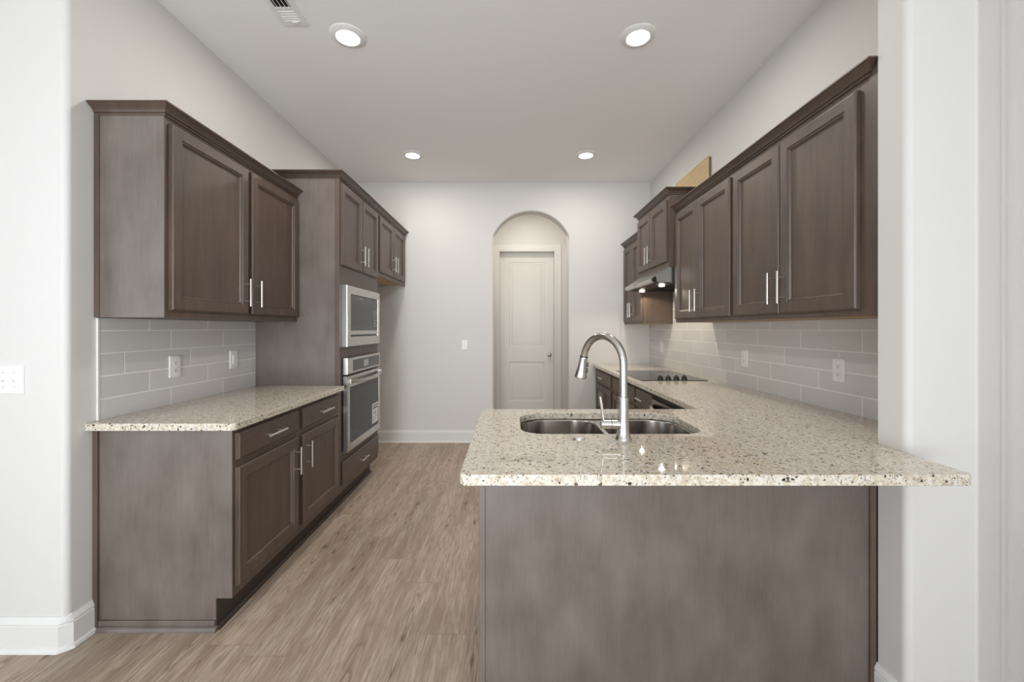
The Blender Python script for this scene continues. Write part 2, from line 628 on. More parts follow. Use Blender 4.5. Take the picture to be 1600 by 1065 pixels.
def far_wall():
    bm = bmesh.new()
    x0, x1 = XL - 2, XR + 2
    outs = [(x0, 0), (x0, CEIL), (x1, CEIL), (x1, 0)]

    def face(y, g):
        pts = outs + list(reversed(arch_outline(g)))
        vs = [bm.verts.new((q[0], y, q[1])) for q in pts]
        es = [bm.edges.new((vs[i], vs[(i + 1) % len(vs)])) for i in range(len(vs))]
        bmesh.ops.triangle_fill(bm, use_beauty=True, use_dissolve=False, edges=es)
        return vs
    R = 0.75
    loops = []
    fr = face(YB, R)
    n0 = len(outs)
    loops.append(fr[n0:])
    for k in range(1, 5):
        t = math.radians(90 * k / 4)
        loops.append([bm.verts.new((q[0], YB + R - R * math.cos(t), q[1])) for q in reversed(arch_outline(R - R * math.sin(t)))])
    loops.append([bm.verts.new((q[0], YB + 6 - R, q[1])) for q in reversed(arch_outline(0))])
    bk = face(YB + 6, 0)
    loops.append(bk[n0:])
    for a, b in zip(loops, loops[1:]):
        for i in range(len(a) - 1):
            bm.faces.new((a[i], a[i + 1], b[i + 1], b[i]))
    m = MB()
    m.bm = bm
    return struct(m.build('wall_back', M['wall'], smooth=30))


far_wall()

# hall behind the arch: end wall with the door opening, side walls
YH = 238.0
DX0, DX1, DZ = -6.0, 25.5, 96.5
m = MB()
m.prism([(-40, 0), (DX0 - 0.2, 0), (DX0 - 0.2, DZ + 0.2), (DX1 + 0.2, DZ + 0.2), (DX1 + 0.2, 0), (60, 0), (60, CEIL), (-40, CEIL)],
        'Y', YH, YH + 5)
struct(m.build('wall_hall', M['wall']))
struct(MB().box(-26, -20, YB + 6, YH, 0, CEIL).build('wall_hall_side', M['wall']))
struct(MB().box(40, 46, YB + 6, YH, 0, CEIL).build('wall_hall_side', M['wall']))

# casing round the hall door
m = MB()
cw = 3.75
casing = [(0, 0), (0, 0.75), (0.5, 0.75), (0.9, 0.55), (2.4, 0.5), (2.9, 0.8), (3.4, 0.9), (cw, 0.8), (cw, 0)]
outl = [[(DX0 - 0.1 - i, 0), (DX0 - 0.1 - i, DZ + 0.1 + i), (DX1 + 0.1 + i, DZ + 0.1 + i), (DX1 + 0.1 + i, 0)] for i, _ in casing]
bmv = [[m.bm.verts.new((q[0], YH - 0.02 - casing[k][1], q[1])) for q in lp] for k, lp in enumerate(outl)]
for a, b in zip(bmv, bmv[1:]):
    for i in range(3):
        m.bm.faces.new((a[i], a[i + 1], b[i + 1], b[i]))
# jamb lining
for x0, x1, z0, z1 in ((DX0 - 0.19, DX0, 0, DZ + 0.19), (DX1, DX1 + 0.19, 0, DZ + 0.19), (DX0, DX1, DZ, DZ + 0.19)):
    m.box(x0, x1, YH - 0.3, YH + 5, z0, z1)
struct(m.build('trim_1', M['trim']))

# the two panel hall door
YD = YH + 4.0


def door_panel_fn(u, v, d):
    return (u, YD - d, v)


m = MB()
m.box(DX0 + 0.08, DX1 - 0.08, YD + 0.2, YD + 1.2, 0.4, DZ - 0.08)
# face built as a grid of stiles and rails around two raised panels
px0, px1 = 0.0 - 0.6, 19.6 + 0.6
rows = [(9.6, 32.9), (41.0, 91.2)]
m.box(DX0 + 0.08, px0, YD - 0.4, YD + 0.21, 0.4, DZ - 0.08)
m.box(px1, DX1 - 0.08, YD - 0.4, YD + 0.21, 0.4, DZ - 0.08)
for z0, z1 in ((0.4, rows[0][0]), (rows[0][1], rows[1][0]), (rows[1][1], DZ - 0.08)):
    m.box(px0, px1, YD - 0.4, YD + 0.21, z0, z1)
d1 = struct(m.build('door_1', M['door'], origin=(10, YD, 0)))
for z0, z1 in rows:
    m = MB()
    m.rings(door_panel_fn, px0, px1, z0, z1, [(0, 0.0), (0, 0.40), (0.2, 0.36), (0.55, -0.05), (0.95, -0.10), (1.2, 0.0), (2.3, 0.30), (2.5, 0.30)])
    m.build('door_panel', M['door'], d1)
m = MB()
m.lathe([(1.25, 0), (1.25, 0.2), (0.5, 0.35), (0.45, 1.0), (0.9, 1.2), (1.12, 1.6), (1.0, 2.0), (0.5, 2.2), (0.0, 2.22)],
        (23.0, YD - 0.4, 36.9), 24, (0, -1, 0))
m.build('door_knob', mat_steel('satin_nickel_knob', (0.42, 0.39, 0.36), 0.3, 'N'), d1)

# baseboards with a shoe strip
BB = [(0, 0), (0.62, 0), (0.62, 0.25), (0.5, 0.62), (0.45, 0.7), (0.45, 4.2), (0.38, 4.5), (0.5, 4.65), (0.42, 4.95), (0.2, 5.25), (0.16, 5.5), (0, 5.5)]
BB = [(0, 0), (0.95, 0), (0.93, 0.3), (0.8, 0.6), (0.55, 0.75), (0.55, 4.1), (0.42, 4.25), (0.55, 4.45), (0.5, 4.8), (0.28, 5.2), (0.2, 5.5), (0, 5.5)]
struct(MB().sweep([(-256, YS), (XL - 0.9, YS), (XL, YS + 0.9), (XL, Y0 - 0.5)], BB, 1).build('baseboard_left', M['trim']))
struct(MB().sweep([(XL + 0.6, YB), (AX0 - 0.8, YB)], BB, 1).build('baseboard_back', M['trim']))
struct(MB().sweep([(AX1 + 0.8, YB), (38.4, YB)], BB, 1).build('baseboard_back', M['trim']))
struct(MB().sweep([(WX, WY1), (WX, WY0 + 0.9), (WX + 0.9, WY0), (RX, WY0), (RX, -120)], BB, 1).build('baseboard_right', M['trim']))

# ------------------------------------------------------------------ cabinet parts
DOOR_RINGS = [(0, 0), (0, 0.50), (0.10, 0.56), (0.22, 0.74), (0.30, 0.76), (2.05, 0.76), (2.10, 0.60), (2.20, 0.57), (2.30, 0.62), (2.40, 0.60), (2.55, 0.40), (2.62, 0.24), (2.70, 0.22)]
DRAWER_RINGS = [(0, 0), (0, 0.50), (0.10, 0.56), (0.24, 0.74), (0.32, 0.76)]


def on_left(face):      # cabinets on the left wall look along +X
    return lambda u, v, d: (face + d, u, v)


def on_right(face):     # cabinets on the right wall look along -X
    return lambda u, v, d: (face - d, u, v)


def on_far(face):       # sink cabinet looks along +Y
    return lambda u, v, d: (u, face + d, v)


def cab_door(parent, fn, u0, u1, v0, v1, name='door'):
    return MB().rings(fn, u0, u1, v0, v1, DOOR_RINGS).build(name, M['wood'], parent, smooth=14)


def cab_drawer(parent, fn, u0, u1, v0, v1):
    return MB().rings(fn, u0, u1, v0, v1, DRAWER_RINGS).build('drawer', M['wood_y'], parent, smooth=14)


def pull(parent, fn, u, v, vertical=True, d0=0.75, L=6.1):
    m = MB()
    h = L / 2
    du, dv = (0, 1) if vertical else (1, 0)
    m.tube([fn(u - du * h, v - dv * h, d0 + 1.3), fn(u + du * h, v + dv * h, d0 + 1.3)], 0.24, 14)
    for s in (-1.9, 1.9):
        m.tube([fn(u + du * s, v + dv * s, d0 - 0.02), fn(u + du * s, v + dv * s, d0 + 1.3)], 0.17, 10)
    o = m.build('handle', M['nickel'], parent)
    o['label'] = 'brushed nickel bar handle'
    return o


CROWN = [(-0.5, 0), (0.22, 0), (0.30, 0.12), (0.30, 0.30), (0.20, 0.38), (0.20, 0.44), (0.44, 0.50), (0.48, 0.62), (0.62, 0.86), (0.92, 1.14),
         (1.30, 1.36), (1.46, 1.46), (1.46, 1.56), (1.70, 1.62), (1.70, 1.86), (-0.5, 1.86)]


def crown(parent, path, z, side=1):
    return MB().sweep(path, [(a, z + b) for a, b in CROWN], side).build('crown_moulding', M['wood_y'], parent, smooth=18)


# ================================================================== LEFT RUN
# ---- base cabinet
base = thing('base_cabinet', (-60, 94, 0), 'brown base cabinet with two drawers over two doors, left of the wall oven', 'cabinet')
m = MB()
m.box(XL + 0.15, FL, Y0 + 0.1, YT - 0.02, 5.5, C_BOT - 0.02)
m.build('carcass', M['wood'], base)
MB().box(XL + 0.15, -51.0, Y0 + 0.1, YT - 0.02, 0.0, 5.5).build('toe_kick', M['kick'], base)
m = MB()
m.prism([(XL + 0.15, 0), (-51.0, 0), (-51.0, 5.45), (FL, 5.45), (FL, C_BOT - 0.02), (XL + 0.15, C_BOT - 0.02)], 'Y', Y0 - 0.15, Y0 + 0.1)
m.build('end_panel', M['veneer_lit'], base)
m = MB()
m.box(XL + 0.12, XL + 0.95, Y0 - 0.6, Y0 - 0.15, 0.0, C_BOT - 0.02, 0.1)
m.build('scribe_strip', M['wood'], base)
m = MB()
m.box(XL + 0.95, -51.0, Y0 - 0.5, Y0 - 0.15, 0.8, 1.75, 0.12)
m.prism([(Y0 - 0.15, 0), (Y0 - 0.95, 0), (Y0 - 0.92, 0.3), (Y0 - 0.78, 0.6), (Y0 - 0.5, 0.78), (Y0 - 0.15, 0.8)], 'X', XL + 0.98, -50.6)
m.build('shoe_moulding', M['veneer_lit'], base)
MB().prism([(-51.0, 0), (-50.3, 0), (-50.35, 0.4), (-50.6, 0.7), (-51.0, 0.78)], 'Y', Y0 - 0.15, YT).build('shoe_moulding', M['kick'], base)
fn = on_left(FL)
D1, D2 = (72.35, 92.8), (95.0, 115.5)
for (a, b), hu in ((D1, 91.3), (D2, 96.4)):
    d = cab_door(base, fn, a, b, 7.1, 27.9)
    pull(d, fn, hu, 23.0)
for (a, b) in (D1, D2):
    d = cab_drawer(base, fn, a, b, 29.2, 33.9)
    pull(d, fn, (a + b) / 2, 31.5, False)


# ---- countertops
def rounded_poly(pts, radii, n=6):
    out = []
    N = len(pts)
    for k, p in enumerate(pts):
        r = radii[k]
        p = Vector(p)
        if r <= 0:
            out.append((p.x, p.y))
            continue
        a = (Vector(pts[k - 1]) - p).normalized()
        b = (Vector(pts[(k + 1) % N]) - p).normalized()
        ang = a.angle(b)
        t = r / math.tan(ang / 2)
        s, e = p + a * t, p + b * t
        c = p + (a + b).normalized() * (r / math.sin(ang / 2))
        a0 = math.atan2(s.y - c.y, s.x - c.x)
        a1 = math.atan2(e.y - c.y, e.x - c.x)
        dd = (a1 - a0 + math.pi) % (2 * math.pi) - math.pi
        out += [(c.x + r * math.cos(a0 + dd * i / n), c.y + r * math.sin(a0 + dd * i / n)) for i in range(n + 1)]
    return out


def offset_poly(pts, g):
    """inset a counter-clockwise polygon by g"""
    N = len(pts)
    out = []
    for k in range(N):
        p = Vector(pts[k])
        d0 = (p - Vector(pts[k - 1])).normalized()
        d1 = (Vector(pts[(k + 1) % N]) - p).normalized()
        n0, n1 = Vector((-d0.y, d0.x)), Vector((-d1.y, d1.x))
        b = n0 + n1
        if b.length < 1e-6:
            b = n0
        b.normalize()
        out.append(tuple(p + b * (g / max(0.3, b.dot(n0)))))
    return out


def slab(outer, holes, z0, z1, ease=0.14):
    bm = bmesh.new()
    top_edges, bot_edges = [], []
    for lp, sgn in [(outer, 1)] + [(h, -1) for h in holes]:
        levels = [(ease * 0.6, z0), (0.0, z0 + ease * 0.6), (0.0, z1 - ease), (ease * 0.3, z1 - ease * 0.3), (ease, z1)]
        rows = []
        for g, z in levels:
            q = offset_poly(lp, g * sgn)
            rows.append([bm.verts.new((a, b, z)) for a, b in q])
        n = len(lp)
        for a, b in zip(rows, rows[1:]):
            for i in range(n):
                bm.faces.new((a[i], a[(i + 1) % n], b[(i + 1) % n], b[i]))
        for i in range(n):
            top_edges.append(bm.edges.get((rows[-1][i], rows[-1][(i + 1) % n])))
            bot_edges.append(bm.edges.get((rows[0][i], rows[0][(i + 1) % n])))
    bmesh.ops.triangle_fill(bm, use_beauty=True, use_dissolve=False, edges=top_edges)
    bmesh.ops.triangle_fill(bm, use_beauty=True, use_dissolve=False, edges=bot_edges)
    m = MB()
    m.bm = bm
    return m


outer = rounded_poly([(XL + 0.03, 69.9), (FL + 1.5, 69.9), (FL + 1.5, YT - 0.05), (XL + 0.03, YT - 0.05)], [0.1, 0.8, 0.1, 0.1])
tag(slab(outer, [], C_BOT, C_TOP).build('countertop', M['granite'], smooth=50),
    'short speckled granite countertop on the cabinet beside the wall oven', 'countertop')

# ---- tile backsplash, left
bs = tag(MB().box(XL + 0.02, XL + 0.35, Y0 + 0.45, YT - 0.03, C_TOP + 0.02, 54.05).build('tile_backsplash', M['tile']),
         'taupe grey tile backsplash above the short counter beside the oven cabinet', 'backsplash')
MB().box(XL + 0.02, XL + 0.42, Y0 + 0.1, Y0 + 0.45, C_TOP + 0.02, 54.05, 0.06).build('edge_trim', M['grout'], bs)

# ---- wall cabinet, left
up = thing('wall_cabinet', (-66, 94, 54.1), 'brown two-door wall cabinet above the short counter, its end panel coloured lighter as if window-lit', 'cabinet')
MB().box(XL + 0.15, FU, Y0 + 0.02, YT - 0.05, 54.12, 90.2).build('carcass', M['wood'], up)
MB().box(XL + 0.9, FU - 0.02, Y0 - 0.12, Y0 + 0.02, 54.15, 89.3).build('end_panel', M['veneer_lit'], up)
MB().box(XL + 0.12, XL + 0.95, Y0 - 0.35, Y0 + 0.02, 54.15, 89.4, 0.1).build('scribe_strip', M['wood'], up)
fn = on_left(FU)
for a, b, hu in ((72.5, 93.7, 92.3), (95.0, 115.6, 96.4)):
    d = cab_door(up, fn, a, b, 55.4, 88.2)
    pull(d, fn, hu, 60.2)
crown(up, [(XL + 0.15, Y0), (FU, Y0), (FU, YT - 0.05)], 89.1)

# ---- tall oven cabinet
ov = thing('oven_cabinet', (-60, 133, 0), 'tall brown cabinet housing the built-in microwave and wall oven', 'cabinet')
MB().box(XL + 0.05, FL - 0.02, YT, YO, 5.5, 95.4).build('side_panels', M['veneer_lit'], ov)
m = MB()
m.box(FL - 0.02, FL, YT + 0.02, YO, 5.5, 95.2)
m.build('face_frame', M['wood'], ov)
MB().box(XL + 0.05, -51.0, YT, YO, 0, 5.5).build('toe_kick', M['kick'], ov)
MB().box(-49.4, FL + 0.12, YT - 0.14, YT - 0.01, C_TOP + 0.02, 94.7, 0.05).build('corner_strip', M['wood'], ov)
MB().prism([(-51.0, 0), (-50.3, 0), (-50.35, 0.4), (-50.6, 0.7), (-51.0, 0.78)], 'Y', YT + 0.01, YO).build('shoe_moulding', M['kick'], ov)
fn = on_left(FL)
for a, b, hu in ((117.1, 132.9, 131.6), (133.3, 149.0, 134.7)):
    d = cab_door(ov, fn, a, b, 70.2, 93.5)
    pull(d, fn, hu, 75.2)
d = cab_drawer(ov, fn, 117.4, 149.0, 7.4, 14.1)
pull(d, fn, 132.3, 10.8, False)
crown(ov, [(XL + 0.15, YT), (FL, YT), (FL, YO)], 94.55)

# ---- cabinet over the fridge space
fr = thing('wall_cabinet', (-60, 170, 71.8), 'brown two-door cabinet over the empty fridge space, against the far wall', 'cabinet')
MB().box(XL + 0.05, FL, YO + 0.02, YB - 0.05, 71.85, 95.4).build('carcass', M['wood'], fr)
MB().box(XL + 0.1, FL - 0.8, YO + 0.05, YB - 0.8, 71.7, 71.85).build('bottom_panel', M['tan'], fr)
MB().box(FL - 0.75, FL, YO + 0.02, YB - 0.05, 71.4, 71.85).build('bottom_rail', M['wood_y'], fr)
fn = on_left(FL)
for a, b, hu in ((150.9, 168.5, 167.1), (168.9, 186.3, 170.3)):
    d = cab_door(fr, fn, a, b, 73.0, 93.5)
    pull(d, fn, hu, 78.0)
crown(fr, [(FL, YO + 0.02), (FL, YB - 0.05)], 94.55)

# ---- built-in microwave
XA = -46.6
mw = thing('microwave', (-47, 133, 46.9), 'stainless built-in microwave with grey glass front, above the wall oven', 'microwave')
fA = on_left(FL + 0.02)
Y1, Y2 = 118.4, 147.9
m = MB()
# trim kit: frame with an opening
fr_r = [(0, 0), (0, 1.2), (0.12, 1.5), (0.3, 1.58), (2.35, 1.58), (2.4, 1.2)]
loops = []
for i, d in fr_r:
    k = i
    kb = i if i < 1 else i + 0.5
    kt = i if i < 1 else i + 0.1
    loops.append([fA(Y1 + k, 46.9 + kb, d), fA(Y2 - k, 46.9 + kb, d), fA(Y2 - k, 64.75 - kt, d), fA(Y1 + k, 64.75 - kt, d)])
m.loft(loops, True, True)
m.build('trim_frame', M['steel'], mw, smooth=25)
fB = on_left(FL + 1.22)
MB().box(FL + 1.22, FL + 1.3, Y1 + 2.4, Y2 - 2.4, 49.8, 62.25).build('gap_shadow_liner', M['black'], mw)
dr = MB().box(FL + 1.3, FL + 1.5, Y1 + 2.55, 140.6, 51.6, 62.1, 0.05).build('glass_door', M['grey_glass'], mw)
MB().box(FL + 1.5, FL + 1.51, Y1 + 4.4, 139.4, 53.0, 60.4).build('window', M['black_glass'], dr)
MB().box(FL + 1.3, FL + 1.52, Y1 + 2.55, 140.6, 50.35, 51.6, 0.05).build('lower_strip', M['steel'], dr)
m = MB()
for k in range(4):
    m.box(FL + 1.5, FL + 1.515, 128.6 + k * 0.62, 129.05 + k * 0.62, 61.25, 61.55)
m.build('maker_mark', M['display'], dr)
cp = MB().box(FL + 1.3, FL + 1.5, 140.8, Y2 - 2.55, 51.6, 62.1, 0.05).build('control_panel', M['grey_glass'], mw)
m = MB()
for k in range(6):
    for j in range(3):
        m.box(FL + 1.5, FL + 1.515, 141.3 + j * 1.3, 142.1 + j * 1.3, 53.0 + k * 0.95, 53.25 + k * 0.95)
m.build('key_markings', M['display'], cp)
MB().box(FL + 1.3, FL + 1.54, 140.8, Y2 - 2.55, 50.35, 51.6, 0.08).build('open_button', M['steel'], cp)

# ---- wall oven
oven = thing('wall_oven', (-47, 133, 16.5), 'stainless built-in wall oven with dark glass door and paper sticker', 'oven')
MB().box(FL + 0.02, FL + 0.6, Y1 + 0.3, Y2 - 0.3, 16.9, 43.4).build('body', M['black'], oven)
m = MB()
m.rings(fA, Y1, Y2, 38.95, 43.7, [(0, 0.3), (0, 1.4), (0.1, 1.58), (0.2, 1.6)])
cp = m.build('control_panel', M['steel'], oven)
MB().box(FL + 1.62, FL + 1.66, 122.4, 146.6, 39.6, 42.9).build('control_glass', M['grey_glass'], cp)
MB().box(FL + 1.66, FL + 1.67, 131.6, 135.6, 40.2, 42.3).build('display', M['display'], cp)
m = MB()
loops = []
for i, it, ib, d in [(0, 0, 0, 0.35), (0, 0, 0, 1.4), (0.12, 0.12, 0.12, 1.58), (0.2, 0.2, 0.2, 1.6), (1.7, 3.2, 2.3, 1.6), (1.75, 3.25, 2.35, 1.45)]:
    loops.append([fA(Y1 + i, 16.5 + ib, d), fA(Y2 - i, 16.5 + ib, d), fA(Y2 - i, 38.4 - it, d), fA(Y1 + i, 38.4 - it, d)])
m.loft(loops)
od = m.build('oven_door', M['steel'], oven, smooth=25)
gl = MB().box(FL + 1.47, FL + 1.58, Y1 + 1.8, Y2 - 1.8, 18.9, 35.1).build('glass', M['oven_glass'], od)
m = MB()
m.box(FL + 1.58, FL + 1.585, Y1 + 3.4, Y2 - 3.4, 20.6, 33.6)
m.build('oven_window', M['oven_window'], gl)
# bowed handle strip
m = MB()
N = 24
loops = []
for k in range(N + 1):
    t = k / N
    y = Y1 + 0.5 + t * (Y2 - Y1 - 1.0)
    b = 1.2 * (1 - (2 * t - 1) ** 2)
    x = XA + 0.35 + b
    z = 36.9 - 0.55 * (1 - (2 * t - 1) ** 2)
    loops.append([(x, y, z - 0.55), (x + 0.38, y, z - 0.4), (x + 0.5, y, z), (x + 0.38, y, z + 0.4), (x, y, z + 0.55), (x - 0.15, y, z)])
m.loft(loops)
for y in (Y1 + 0.35, Y2 - 1.25):
    m.box(XA - 0.03, XA + 0.8, y, y + 0.7, 36.2, 37.6, 0.1)
m.build('handle', M['steel'], od)
st = MB().box(FL + 1.581, FL + 1.60, 139.6, 145.4, 19.9, 26.6).build('sticker', M['label'], od)
st['label'] = 'white paper sticker with black print'
m = MB()
x0, x1 = FL + 1.60, FL + 1.605
for y, z, w, h in ((140.3, 25.6, 1.9, 0.5), (142.8, 25.6, 1.9, 0.5), (140.2, 24.7, 4.6, 0.55), (140.2, 22.0, 4.6, 0.14)):
    m.box(x0, x1, y, y + w, z, z + h)
for k in range(9):
    m.box(x0, x1, 141.3 + k * 0.28, 141.42 + k * 0.28, 22.8, 23.9)
for k in range(3):
    m.box(x0, x1, 140.6, 143.6 - k * 0.5, 21.4 - k * 0.45, 21.5 - k * 0.45)
m.build('print', M['black'], st)

# ================================================================== RIGHT RUN, wall cabinets
def right_upper(label, y0, y1, doors, z0, z1, face, hz, dz, cr_path, cz, mid, name='wall_cabinet'):
    t = thing(name, (58, (y0 + y1) / 2, z0), label, 'cabinet')
    MB().box(face, XR - 0.05, y0, y1, z0 + 0.06, z1).build('carcass', M['wood'], t)
    MB().box(face + 0.75, XR - 0.1, y0 + 0.05, y1 - 0.05, z0, z0 + 0.06).build('bottom_panel', M['tan'], t)
    MB().box(face, face + 0.74, y0, y1, z0 - 0.03, z0 + 0.06).build('bottom_rail', M['wood_y'], t)
    fn = on_right(face)
    for (a, b, hu) in doors:
        d = cab_door(t, fn, a, b, dz[0], dz[1])
        pull(d, fn, hu, hz)
    crown(t, cr_path, cz, mid)
    return t


RZ = (54.06, 90.1)
near = right_upper('brown two-door wall cabinet nearest the wing wall, with a filler strip at its end', 62.0, 96.7,
                   [(61.9, 79.35, 78.0), (79.65, 96.0, 81.0)], RZ[0], RZ[1], FRU, 60.0, (55.1, 87.9),
                   [(FRU, 96.7), (FRU, 60.25), (FRU + 1.0, 60.25)], 89.0, 1)
MB().box(FRU + 0.02, XR - 0.1, WY1 + 0.06, 62.0, 54.03, 90.8).build('filler_strip', M['wood'], near)
MB().box(FRU - 0.1, FRU + 0.02, 58.0, 60.2, 54.05, 90.8, 0.03).build('scribe_strip', M['wood'], near)
right_upper('brown two-door wall cabinet between the range hood and the cabinet nearest the wing wall', 96.72, R1 - 0.12,
            [(97.5, 114.45, 113.0), (114.75, 129.9, 116.1)], RZ[0], RZ[1], FRU, 60.0, (55.1, 87.9),
            [(FRU, R1 - 0.12), (FRU, 96.72)], 89.0, 1)
hoodcab = right_upper('short raised brown two-door cabinet directly above the range hood', R1, R2,
                      [(132.2, 147.2, 145.9), (147.5, 161.6, 148.8)], 71.75, 95.4, FRH, 78.2, (73.6, 93.4),
                      [(XR - 0.2, R2), (FRH, R2), (FRH, R1), (XR - 0.2, R1)], 94.7, 1)
right_upper('narrow brown two-door wall cabinet in the corner beyond the range hood', R2 + 0.1, YB - 0.1,
            [(163.5, 176.0, 174.7), (176.3, 188.6, 177.6)], RZ[0], RZ[1], FRU, 60.0, (55.1, 87.9),
            [(FRU, YB - 0.1), (FRU, R2 + 0.1)], 89.0, 1)

# plywood offcut standing on the hood cabinet
pb = tag(MB().prism([(132.0, 95.5), (158.5, 95.5), (158.5, 107.7), (132.6, 107.7), (132.0, 107.1)], 'X', XR - 0.72, XR - 0.06).build('plywood_board', M['ply']),
         'pale plywood board standing against the wall on top of the hood cabinet', 'board')
MB().box(XR - 0.74, XR - 0.05, 131.9, 132.0, 95.5, 107.0).build('edge', M['ply_edge'], pb)

# ---- range hood
hd = thing('range_hood', (57, 146.5, 66.7), 'stainless under-cabinet range hood with two lit bulbs', 'range hood')
HY0, HY1 = R1 + 0.3, R2 - 0.4
m = MB()
m.prism([(XR - 0.1, 66.9), (46.7, 66.9), (46.3, 68.9), (50.2, 71.65), (XR - 0.1, 71.65)], 'Y', HY0, HY1)
m.build('canopy', M['steel'], hd, smooth=20)
m = MB()
nose = [(46.68, 66.9), (45.9, 66.85), (45.3, 67.05), (44.95, 67.5), (45.0, 68.05), (45.5, 68.5), (46.28, 68.88)]
m.prism(nose, 'Y', HY0 + 0.15, HY1 - 0.15)
fr_ = m.build('front_rail', M['steel'], hd)
for ya, yb in ((HY0, HY0 + 0.15), (HY1 - 0.15, HY1)):
    MB().prism(nose, 'Y', ya, yb).build('end_cap', M['black'], fr_)
m = MB()
for k in range(7):
    m.box(45.02 - 0.06, 45.02, 147.0 + k * 0.5, 147.3 + k * 0.5, 67.6, 67.95)
m.build('maker_mark', M['slot'], fr_)
m = MB()
m.box(47.0, XR - 0.3, HY0 + 0.2, HY1 - 0.2, 66.72, 66.9)
for k in range(14):
    y = HY0 + 3 + k * 1.85
    m.box(52.5, XR - 1.5, y, y + 0.5, 66.6, 66.72)
m.build('grease_filter', M['dark'], hd)
for y in (136.2, 156.4):
    m = MB()
    m.lathe([(1.25, 0.4), (1.25, 0.25), (0.35, 0.1), (0.3, 0.0)], (50.0, y, 66.35), 20)
    s = m.build('lamp_socket', M['white'], hd)
    m = MB()
    m.lathe([(0.3, 0.12), (0.8, 0.02), (0.9, -0.12), (0.5, -0.18), (0.0, -0.18)], (50.0, y, 66.2), 24)
    m.build('bulb', M['bulb'], s)
    d = bpy.data.lights.new('hood_lamp', 'SPOT')
    d.energy = 5.0
    d.color = (1.0, 0.87, 0.68)
    d.spot_size = math.radians(165)
    d.spot_blend = 0.25
    d.shadow_soft_size = 0.25 * U
    o = bpy.data.objects.new('hood_lamp', d)
    o.location = (50.0 * U, y * U, 65.85 * U)
    COL.objects.link(o)

# ================================================================== RIGHT RUN, below
def right_base(label, y0, y1, parts):
    t = thing('base_cabinet', (52, (y0 + y1) / 2, 0), label, 'cabinet')
    MB().box(FRB, XR - 0.05, y0, y1, 5.0, C_BOT - 0.02).build('carcass', M['wood'], t)
    MB().box(FRB + 2.8, XR - 0.05, y0, y1, 0, 5.0).build('toe_kick', M['kick'], t)
    fn = on_right(FRB)
    for kind, a, b, z0, z1, hu, hv in parts:
        if kind == 'door':
            d = cab_door(t, fn, a, b, z0, z1)
            if hu:
                pull(d, fn, hu, hv)
        else:
            d = cab_drawer(t, fn, a, b, z0, z1)
            if hu:
                pull(d, fn, hu, hv, False)
    return t


right_base('brown base cabinet in the far corner right of the arch, one drawer over two doors', 157.0, YB - 0.1,
           [('drawer', 158.4, 184.5, 29.2, 33.9, 171.5, 31.5), ('door', 158.4, 171.2, 7.1, 27.9, 169.9, 23.0),
            ('door', 171.6, 184.5, 7.1, 27.9, 173.0, 23.0)])
right_base('brown base cabinet with a plain false drawer front under the cooktop', 127.3, 156.95,
           [('drawer', 128.2, 155.6, 29.2, 33.9, None, None), ('door', 128.2, 141.7, 7.1, 27.9, 140.4, 23.0),
            ('door', 142.0, 155.6, 7.1, 27.9, 143.4, 23.0)])
right_base('narrow brown drawer cabinet between the cooktop cabinet and the dishwasher', 111.9, 127.25,
           [('drawer', 112.8, 126.8, 29.2, 33.9, 119.8, 31.5), ('door', 112.8, 126.8, 7.1, 27.9, 125.4, 23.0)])
# dishwasher
dw = thing('dishwasher', (52, 99.8, 0), 'stainless dishwasher with a bowed bar handle under the long counter', 'dishwasher')
MB().box(FRB + 0.1, XR - 0.3, 87.9, 111.8, 4.5, C_BOT - 0.3).build('tub', M['dark'], dw)
MB().box(FRB + 3, XR - 0.3, 87.9, 111.8, 0, 4.5).build('toe_kick', M['black'], dw)
dd = MB().box(FRB - 1.1, FRB + 0.1, 88.0, 111.7, 5.0, 33.3, 0.12).build('door', M['dish'], dw)
m = MB()
loops = []
for k in range(21):
    t = k / 20
    y = 89.2 + t * 21.3
    x = FRB - 1.25 - 2.1 * (1 - (2 * t - 1) ** 2) ** 0.7
    loops.append([(x, y, 30.2), (x - 0.4, y, 30.5), (x - 0.5, y, 31.1), (x - 0.4, y, 31.7), (x, y, 32.0), (x + 0.15, y, 31.1)])
m.loft(loops)
m.build('handle', M['steel'], dd)

# ---- sink cabinet of the peninsula
PX0, PY0, PY1 = -4.4, 58.25, 81.0
pn = thing('peninsula_cabinet', (20, 69, 0), 'wide brown back panelled peninsula cabinet under the sink counter', 'cabinet')
m = MB()
# carcass without a top so that the sink bowls hang inside it
for b in ((PX0 + 0.1, PX0 + 0.85, PY0 + 0.3, PY1, 5.0, C_BOT - 0.02), (WX - 0.9, WX - 0.15, PY0 + 0.3, PY1, 5.0, C_BOT - 0.02),
          (PX0 + 0.85, WX - 0.9, PY0 + 0.3, PY1, 5.0, 5.8), (PX0 + 0.85, WX - 0.9, PY1 - 0.75, PY1, 5.8, C_BOT - 0.02)):
    m.box(*b)
m.build('carcass', M['wood'], pn)
MB().box(PX0 + 0.1, WX - 0.15, PY0 + 0.3, PY1 - 3, 0, 5.0).build('toe_kick', M['kick'], pn)
MB().box(PX0 + 0.1, WX - 0.1, PY0, PY0 + 0.3, 0, C_BOT - 0.02).build('back_panel', M['veneer_lit'], pn)
MB().box(PX0, PX0 + 0.88, PY0 - 0.3, PY0 - 0.01, 0, C_BOT - 0.02, 0.06).build('corner_strip', M['veneer_lit'], pn)
MB().box(WX - 1.0, WX - 0.12, PY0 - 0.3, PY0 - 0.01, 0, C_BOT - 0.02, 0.06).build('scribe_strip', M['wood'], pn)
MB().box(FRB + 0.1, FRB + 0.85, PY1 + 0.02, 87.8, 5.0, C_BOT - 0.02).build('corner_filler', M['wood'], pn)
fn = on_far(PY1)
